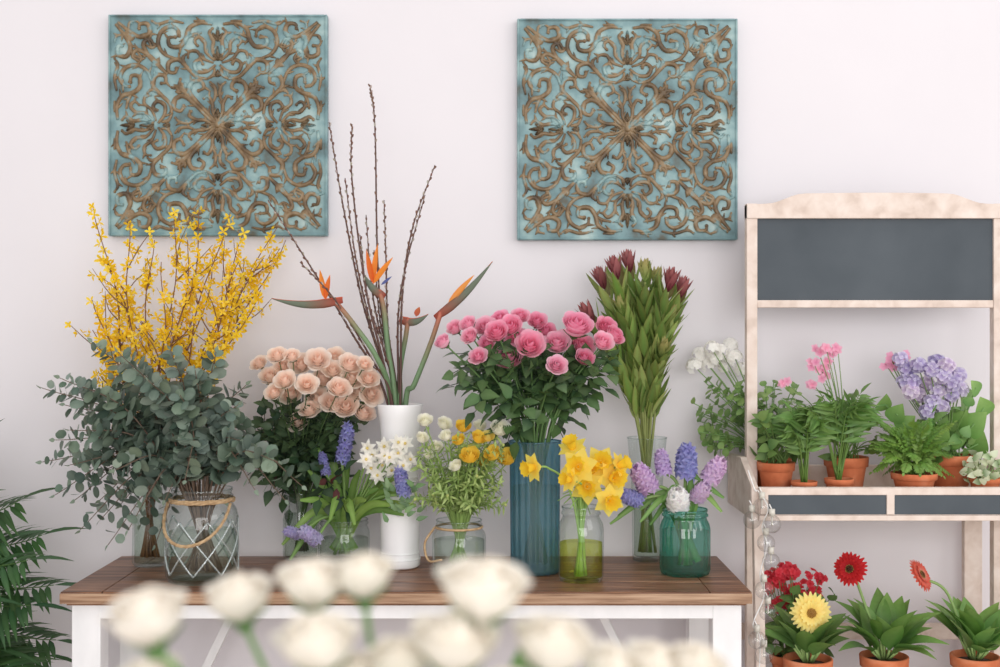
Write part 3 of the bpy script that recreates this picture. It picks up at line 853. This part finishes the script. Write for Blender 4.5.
# ---------------------------------------------------------------- pots
def pot(ob,x,y,z,r,h):
    mb=MB()
    lathe(mb,x,y,[(.0005,z+.002),(r*.7,z+.001),(r*.9,z+h*.72),(r*.92,z+h*.74),(r,z+h*.75),(r*1.03,z+h*.98),(r*1.01,z+h),(r*.93,z+h),(r*.9,z+h*.85),(.0005,z+h*.85)],36)
    ob.part('terracotta_pot',mb,[M_terra])
    mb=MB();lathe(mb,x,y,[(r*.9,z+h*.84),(r*.5,z+h*.9),(.0005,z+h*.91)],20);ob.part('soil',mb,[M_soil])
ZS=zs+.0005
d=3.005;x=X(770,d);y=CY+d
ob=Obj('potted_white_geranium',(x,y,ZS));pot(ob,x,y,ZS,.052,.085)
mb=MB();b0=V((x,y,ZS+.07))
for(px,py)in[(700,355),(712,349),(722,352),(694,366),(735,358),(708,364),(726,366),(742,370),(716,358),(730,346)]:
    c=W(px,py,d+U(-.05,.05));P=catmull([b0+rnd(.01),b0.lerp(c,.5)+V((0,0,.02)),c],6);tube(mb,P,[.002,.0012],(120,152,90),5,2)
    for i in range(12):
        o=(rnd(1)+V((0,-.4,.5))).normalized();star(mb,c+o*.017,o,.013,5,.011,(252,250,247),up=.2,m=1)
for i in range(72):
    c=W(U(692,800),U(378,450),d+U(-.07,.05));P=catmull([b0+rnd(.015),b0.lerp(c,.5)+V((0,0,.02)),c],4);tube(mb,P,.0012,(114,148,86),4,2)
    leafy(mb,P,.7,1,4,.026,.02,(98,134,72),(138,168,98),shape='round')
ob.part('geranium_foliage',mb)
def smallpalm(name,px,d,r,h,w,tall,n=10,col=(98,136,66)):
    x=X(px,d);y=CY+d;ob=Obj(name,(x,y,ZS));pot(ob,x,y,ZS,r,h)
    mb=MB();b0=V((x,y,ZS+h*.9))
    for i in range(n):
        a=2*pi*i/n+U(-.3,.3);k=U(.35,1)
        e=b0+V((math.cos(a)*w*k,math.sin(a)*w*.8*k,tall*(1.1-.45*k)))
        m_=b0.lerp(e,.5)+V((0,0,tall*.22))
        frond(mb,catmull([b0+rnd(.006),m_,e],5),10,.066,.0085,jit(col,10),droop=.4,t0=.3,r=.0016)
    ob.part('palm_fronds',mb)
smallpalm('potted_parlor_palm',804,2.835,.030,.042,.07,.185)
smallpalm('potted_parlor_palm',839,2.835,.033,.048,.095,.235,n=15)
def leafyplant(name,px,d,r,h,reg,n,L,wd,c1,c2,shape='ovate',zs_=None,flowers=None):
    z0=ZS if zs_ is None else zs_
    x=X(px,d);y=CY+d;ob=Obj(name,(x,y,z0));pot(ob,x,y,z0,r,h)
    mb=MB();b0=V((x,y,z0+h*.9))
    for i in range(n):
        c=W(U(reg[0],reg[1]),U(reg[2],reg[3]),min(d+U(-.08,.07),3.07))
        P=catmull([b0+V((U(-1,1),U(-1,1),0))*r*.5,b0.lerp(c,.55)+V((0,0,.015)),c],4)
        tube(mb,P,.0014,mixc(c1,(150,170,90),.4),4,2)
        leafy(mb,P,.75,1,2,L,wd,c1,c2,shape=shape,seg=6)
    if flowers: flowers(mb,b0,d)
    ob.part('foliage',mb)
leafyplant('potted_houseplant',776,2.90,.044,.08,(752,812,408,462),34,.035,.026,(76,108,58),(118,150,80))
def pinkf(mb,b0,d):
    for(px,py)in[(826,347),(832,353),(818,350),(838,350),(820,366),(828,364),(814,364),(784,382),(812,382),(824,376)]:
        c=W(px,py,d+U(-.02,.02));P=catmull([b0,b0.lerp(c,.5)+V((.0,0,.03)),c],5);tube(mb,P,[.0018,.001],(120,146,90),5,2)
        for k in range(3): star(mb,c+rnd(.008),V((U(-.6,.6),-1,U(-.2,.8))),.013,5,.010,jit((240,150,186),10),(248,196,216),m=1)
leafyplant('potted_pink_geranium',846,2.93,.052,.09,(818,882,392,462),34,.036,.022,(80,116,56),(124,158,78),flowers=pinkf)
d=2.85;x=X(914,d);y=CY+d
ob=Obj('potted_fern',(x,y,ZS));pot(ob,x,y,ZS,.052,.06)
mb=MB();b0=V((x,y,ZS+.05))
for i in range(90):
    c=W(U(872,956),U(420,476),d+U(-.06,.07));P=catmull([b0+rnd(.012),b0.lerp(c,.5)+V((0,0,.03)),c],5)
    frond(mb,P,11,.018,.007,jit((116,154,70),12),droop=.2,t0=.35,r=.0008)
ob.part('fern_fronds',mb)
def hyd(mb,b0,d):
    cl=[(906,370),(918,366),(930,370),(942,376),(952,384),(958,376),(912,382),(926,384),(938,390),(950,396),(918,396),(932,402),(942,408),(926,412),(904,382),(960,390),(936,362),(900,360),(910,392),(946,366)]
    for(px,py)in cl:
        cc=RC([(184,168,210),(206,192,226),(224,210,234),(168,152,202),(228,206,226)])
        c=W(px,py,d-.03+U(-.04,.03));rr=.017
        tube(mb,catmull([b0,b0.lerp(c,.5)+V((0,.01,.01)),c],5),[.002,.0015],(120,146,90),5,2)
        for i in range(13):
            zz=1-2*(i+.5)/13;a=i*2.4;q=math.sqrt(1-zz*zz);o=V((q*math.cos(a),q*math.sin(a),zz))+V((0,-.3,.2))
            c2=jit(mixc(cc,(255,255,255),.6),8)
            star(mb,c+o*rr*.8,o+rnd(.3),.0135,4,.012,mixc(jit(cc,12),(134,108,180),.35),c2,up=.15,bend=.1,shape='round',seg=3,m=1)
    for(px,py)in[(890,357),(897,362),(903,356),(893,368),(886,364)]:
        c=W(px,py,d);tube(mb,catmull([b0,b0.lerp(c,.6)+V((-.01,0,.01)),c],5),.0015,(120,146,90),5,2)
        for k in range(3): star(mb,c+rnd(.007),V((U(-.6,.6),-1,.3)),.011,5,.009,(242,176,204),m=1)
    for(px,py,R)in[(966,400,18),(974,424,16),(956,436,15),(978,444,14),(896,414,12),(884,404,11),(952,416,13),(940,436,13),(968,458,13),(905,424,12),(984,408,13),(960,420,12),(976,388,10)]:
        c=W(px,py,d+U(-.06,.02));L=R*2*d/F
        dr=V((U(-.5,.8),-.4,.5));tube(mb,catmull([b0,b0.lerp(c,.5),c],4),.002,(114,152,86),5,2)
        leaf(mb,c-dr.normalized()*L*.45,dr,V((U(-.3,.3),-.9,.5)),L,L*.85,jit((104,150,72),8),(142,178,98),bend=.12,fold=.12,shape='ovate',seg=8)
leafyplant('potted_hydrangea',950,2.93,.055,.095,(905,985,405,462),26,.04,.03,(88,130,66),(124,162,88),flowers=hyd)
leafyplant('potted_ivy',985,2.84,.036,.05,(962,1010,455,484),36,.024,.018,(120,146,100),(214,220,190))

# ---- lower shelf plants
zl0=zl-.0015
def lpot(name,px,d,r,h):
    x=X(px,d);y=CY+d;ob=Obj(name,(x,y,zl0));pot(ob,x,y,zl0,r,h);return ob,V((x,y,zl0+h*.9))
def bigleaves(mb,b0,L0,n,spread,up,c1,c2):
    for i in range(n):
        a=2*pi*i/n+U(-.3,.3);k=U(.5,1)
        o=V((math.cos(a),math.sin(a),0))
        d_=(o*spread*k+V((0,0,up*U(.5,1.4))))
        p=b0+V((o.x,o.y,0))*.01
        e=p+d_*.5;tube(mb,[p,e],.0025,(140,166,100),5,2)
        leaf(mb,e,d_+rnd(.02),V((0,-.25,1))-o*.3+rnd(.3),L0*U(.8,1.1),L0*.46,jit(c1,12),jit(c2,10),bend=U(.15,.5),fold=.35,shape='ovate',seg=8)
ob,b0=lpot('potted_red_gerbera',884,2.84,.055,.10)
mb=MB();bigleaves(mb,b0,.11,30,.06,.09,(88,132,62),(126,166,84))
c=W(850,569,2.82);a=V((-.5,-.75,.25));tube(mb,catmull([b0,W(872,625,2.83),W(858,585,2.83),c-a.normalized()*.01],6),.0035,(130,156,94),7,2)
gerbera(mb,c,a,.042,(212,40,44),(168,22,32),(60,24,24),m=1)
ob.part('gerbera_plant',mb)
ob,b0=lpot('potted_coral_gerbera',975,2.84,.055,.10)
mb=MB();bigleaves(mb,b0,.11,28,.055,.085,(94,138,66),(136,174,92))
c=W(921,575,2.82);a=V((.6,-.5,.45));tube(mb,catmull([b0,W(962,630,2.83),W(945,590,2.83),c-a.normalized()*.01],6),.0035,(130,156,94),7,2)
gerbera(mb,c,a,.042,(226,84,64),(246,216,200),(90,50,40),m=1)
ob.part('gerbera_plant',mb)
ob,b0=lpot('potted_yellow_gerbera',808,2.80,.055,.105)
mb=MB();bigleaves(mb,b0,.10,24,.055,.075,(80,116,58),(114,148,78))
c=W(811,613,2.76);a=V((.05,-1,.15));tube(mb,catmull([b0,b0.lerp(c,.5)+V((0,.02,0)),c-a.normalized()*.01],6),.0035,(130,156,94),7,2)
gerbera(mb,c,a,.050,(255,238,156),(252,220,112),(170,120,60),m=1)
ob.part('gerbera_plant',mb)
def kal(mb,b0,d):
    for i in range(32):
        c=W(U(764,822),U(569,608),d+U(-.03,.03));tube(mb,[b0,c],.001,(100,126,76),4,2)
        for k in range(7):
            star(mb,c+rnd(.012),rnd(.5)+V((0,-.7,.6)),.010,5,.009,jit((212,40,56),12),(230,80,94),m=1)
leafyplant('potted_red_kalanchoe',790,2.93,.048,.08,(758,836,592,655),56,.036,.026,(72,106,54),(104,138,74),zs_=zl0,flowers=kal)

# ---------------------------------------------------------------- areca palm left
d=2.78;x=-1.42;y=CY+d
ob=Obj('potted_areca_palm',(x,y,0))
mb=MB();lathe(mb,x,y,[(.0005,.003),(.13,.001),(.17,.28),(.18,.3),(.175,.32),(.16,.32),(.155,.29),(.0005,.29)],36);ob.part('planter',mb,[M_cer])
mb=MB()
for(px,py,dd)in[(20,500,0),(42,535,.05),(54,585,-.06),(56,640,.03),(30,605,-.1),(5,540,-.05),(-30,450,.05),(-90,480,0),(-150,560,.05),(-160,640,-.1),(-60,420,-.15),(35,680,-.15),(45,655,.12),(-20,600,-.2),(28,560,-.15),(0,650,-.1)]:
    b0=V((x+U(-.04,.04),y+U(-.04,.04),.3));e=W(px,py,d+dd)
    m_=b0.lerp(e,.55)+V((-(e.x-b0.x)*.25,0,.16))
    frond(mb,catmull([b0,m_,e],9),22,.18,.014,jit((46,82,44),8),droop=.3,t0=.42,r=.003)
ob.part('palm_fronds',mb)

# ---------------------------------------------------------------- foreground white roses in bucket
d=1.12;x=-.11;y=CY+d
mb=MB()
mb.box((x,y,.585),(.5,.36,.03))
for sx in(-1,1):
    for sy in(-1,1): mb.box((x+sx*.21,y+sy*.14,.285),(.035,.035,.57))
build('display_stool',mb,[M_white],V((0,0,0)),None,False,.002)
ob=Obj('white_rose_bouquet_in_bucket',(x,y,.6))
mb=MB();z=.601;lathe(mb,x,y,[(.0005,z+.002),(.10,z),(.14,z+.30),(.146,z+.305),(.14,z+.31),(.135,z+.30),(.098,z+.02),(.0005,z+.02)],40);ob.part('zinc_bucket',mb,[M_zinc])
mb=MB()
FR=[(148,618,42,1.06),(240,598,35,1.14),(312,584,36,1.12),(364,576,33,1.12),(483,590,46,1.05),(318,644,42,1.02),(455,644,44,1.03),(553,646,42,1.04),(400,662,34,1.06),(612,668,33,1.12),(655,664,31,1.14),(698,666,30,1.14),(150,680,32,1.08),(240,700,34,1.0),(510,690,30,1.1),(360,680,36,1.08)]
for(px,py,R,dd)in FR:
    c=W(px,py,dd);rr=R*dd/F*.95
    ax=V(((c.x-x)*.9,-.18,1)).normalized()
    P=stempath(x,y,z+.03,z+.31,.12,c-ax*rr*.8,7,bow=.02)
    tube(mb,P,[.0035,.003],(110,150,86),7,2)
    cc=jit((252,248,241),1)
    rose(mb,c,ax,rr,mixc(cc,(244,232,214),.6),cc,6,8,7,open_=.7,m=1)
    sepals(mb,c,ax,rr,(110,150,90))
    leafy(mb,P,.45,.6,2,.045,.028,(80,120,68),(110,150,88),cl=3)
ob.part('white_roses',mb)

# ---------------------------------------------------------------- lights, world, camera
w=bpy.data.worlds.new('World');bpy.context.scene.world=w;w.use_nodes=True
w.node_tree.nodes['Background'].inputs[0].default_value=(1,.995,.99,1);w.node_tree.nodes['Background'].inputs[1].default_value=.98
def area(name,loc,tgt,sx,sy,e,col=(1,1,1)):
    l=bpy.data.lights.new(name,'AREA');l.shape='RECTANGLE';l.size=sx;l.size_y=sy;l.energy=e;l.color=col
    o=bpy.data.objects.new(name,l);bpy.context.collection.objects.link(o);o.location=loc
    o.rotation_euler=(V(tgt)-V(loc)).to_track_quat('-Z','Y').to_euler()
area('window_light_right',(3.4,-3.4,2.6),(0.1,0,1.2),2.2,2.2,36,(1,.99,.98))
area('front_fill_light',(0.8,-6.2,1.9),(0.1,0,1.2),4.2,2.4,142,(1,.995,.985))  # added softbox-like fill behind the camera, brightens wall and flower fronts
cam=bpy.data.cameras.new('camera');co=bpy.data.objects.new('camera',cam);bpy.context.collection.objects.link(co)
co.location=(0,CY,CH);co.rotation_euler=(pi/2,0,0)
cam.lens=36*F/1000;cam.sensor_width=36
cam.dof.use_dof=True;cam.dof.focus_distance=2.83;cam.dof.aperture_fstop=2.1
cam.clip_start=.05
sc=bpy.context.scene;sc.camera=co
sc.view_settings.view_transform='Standard';sc.view_settings.look='None'
sc.view_settings.exposure=0
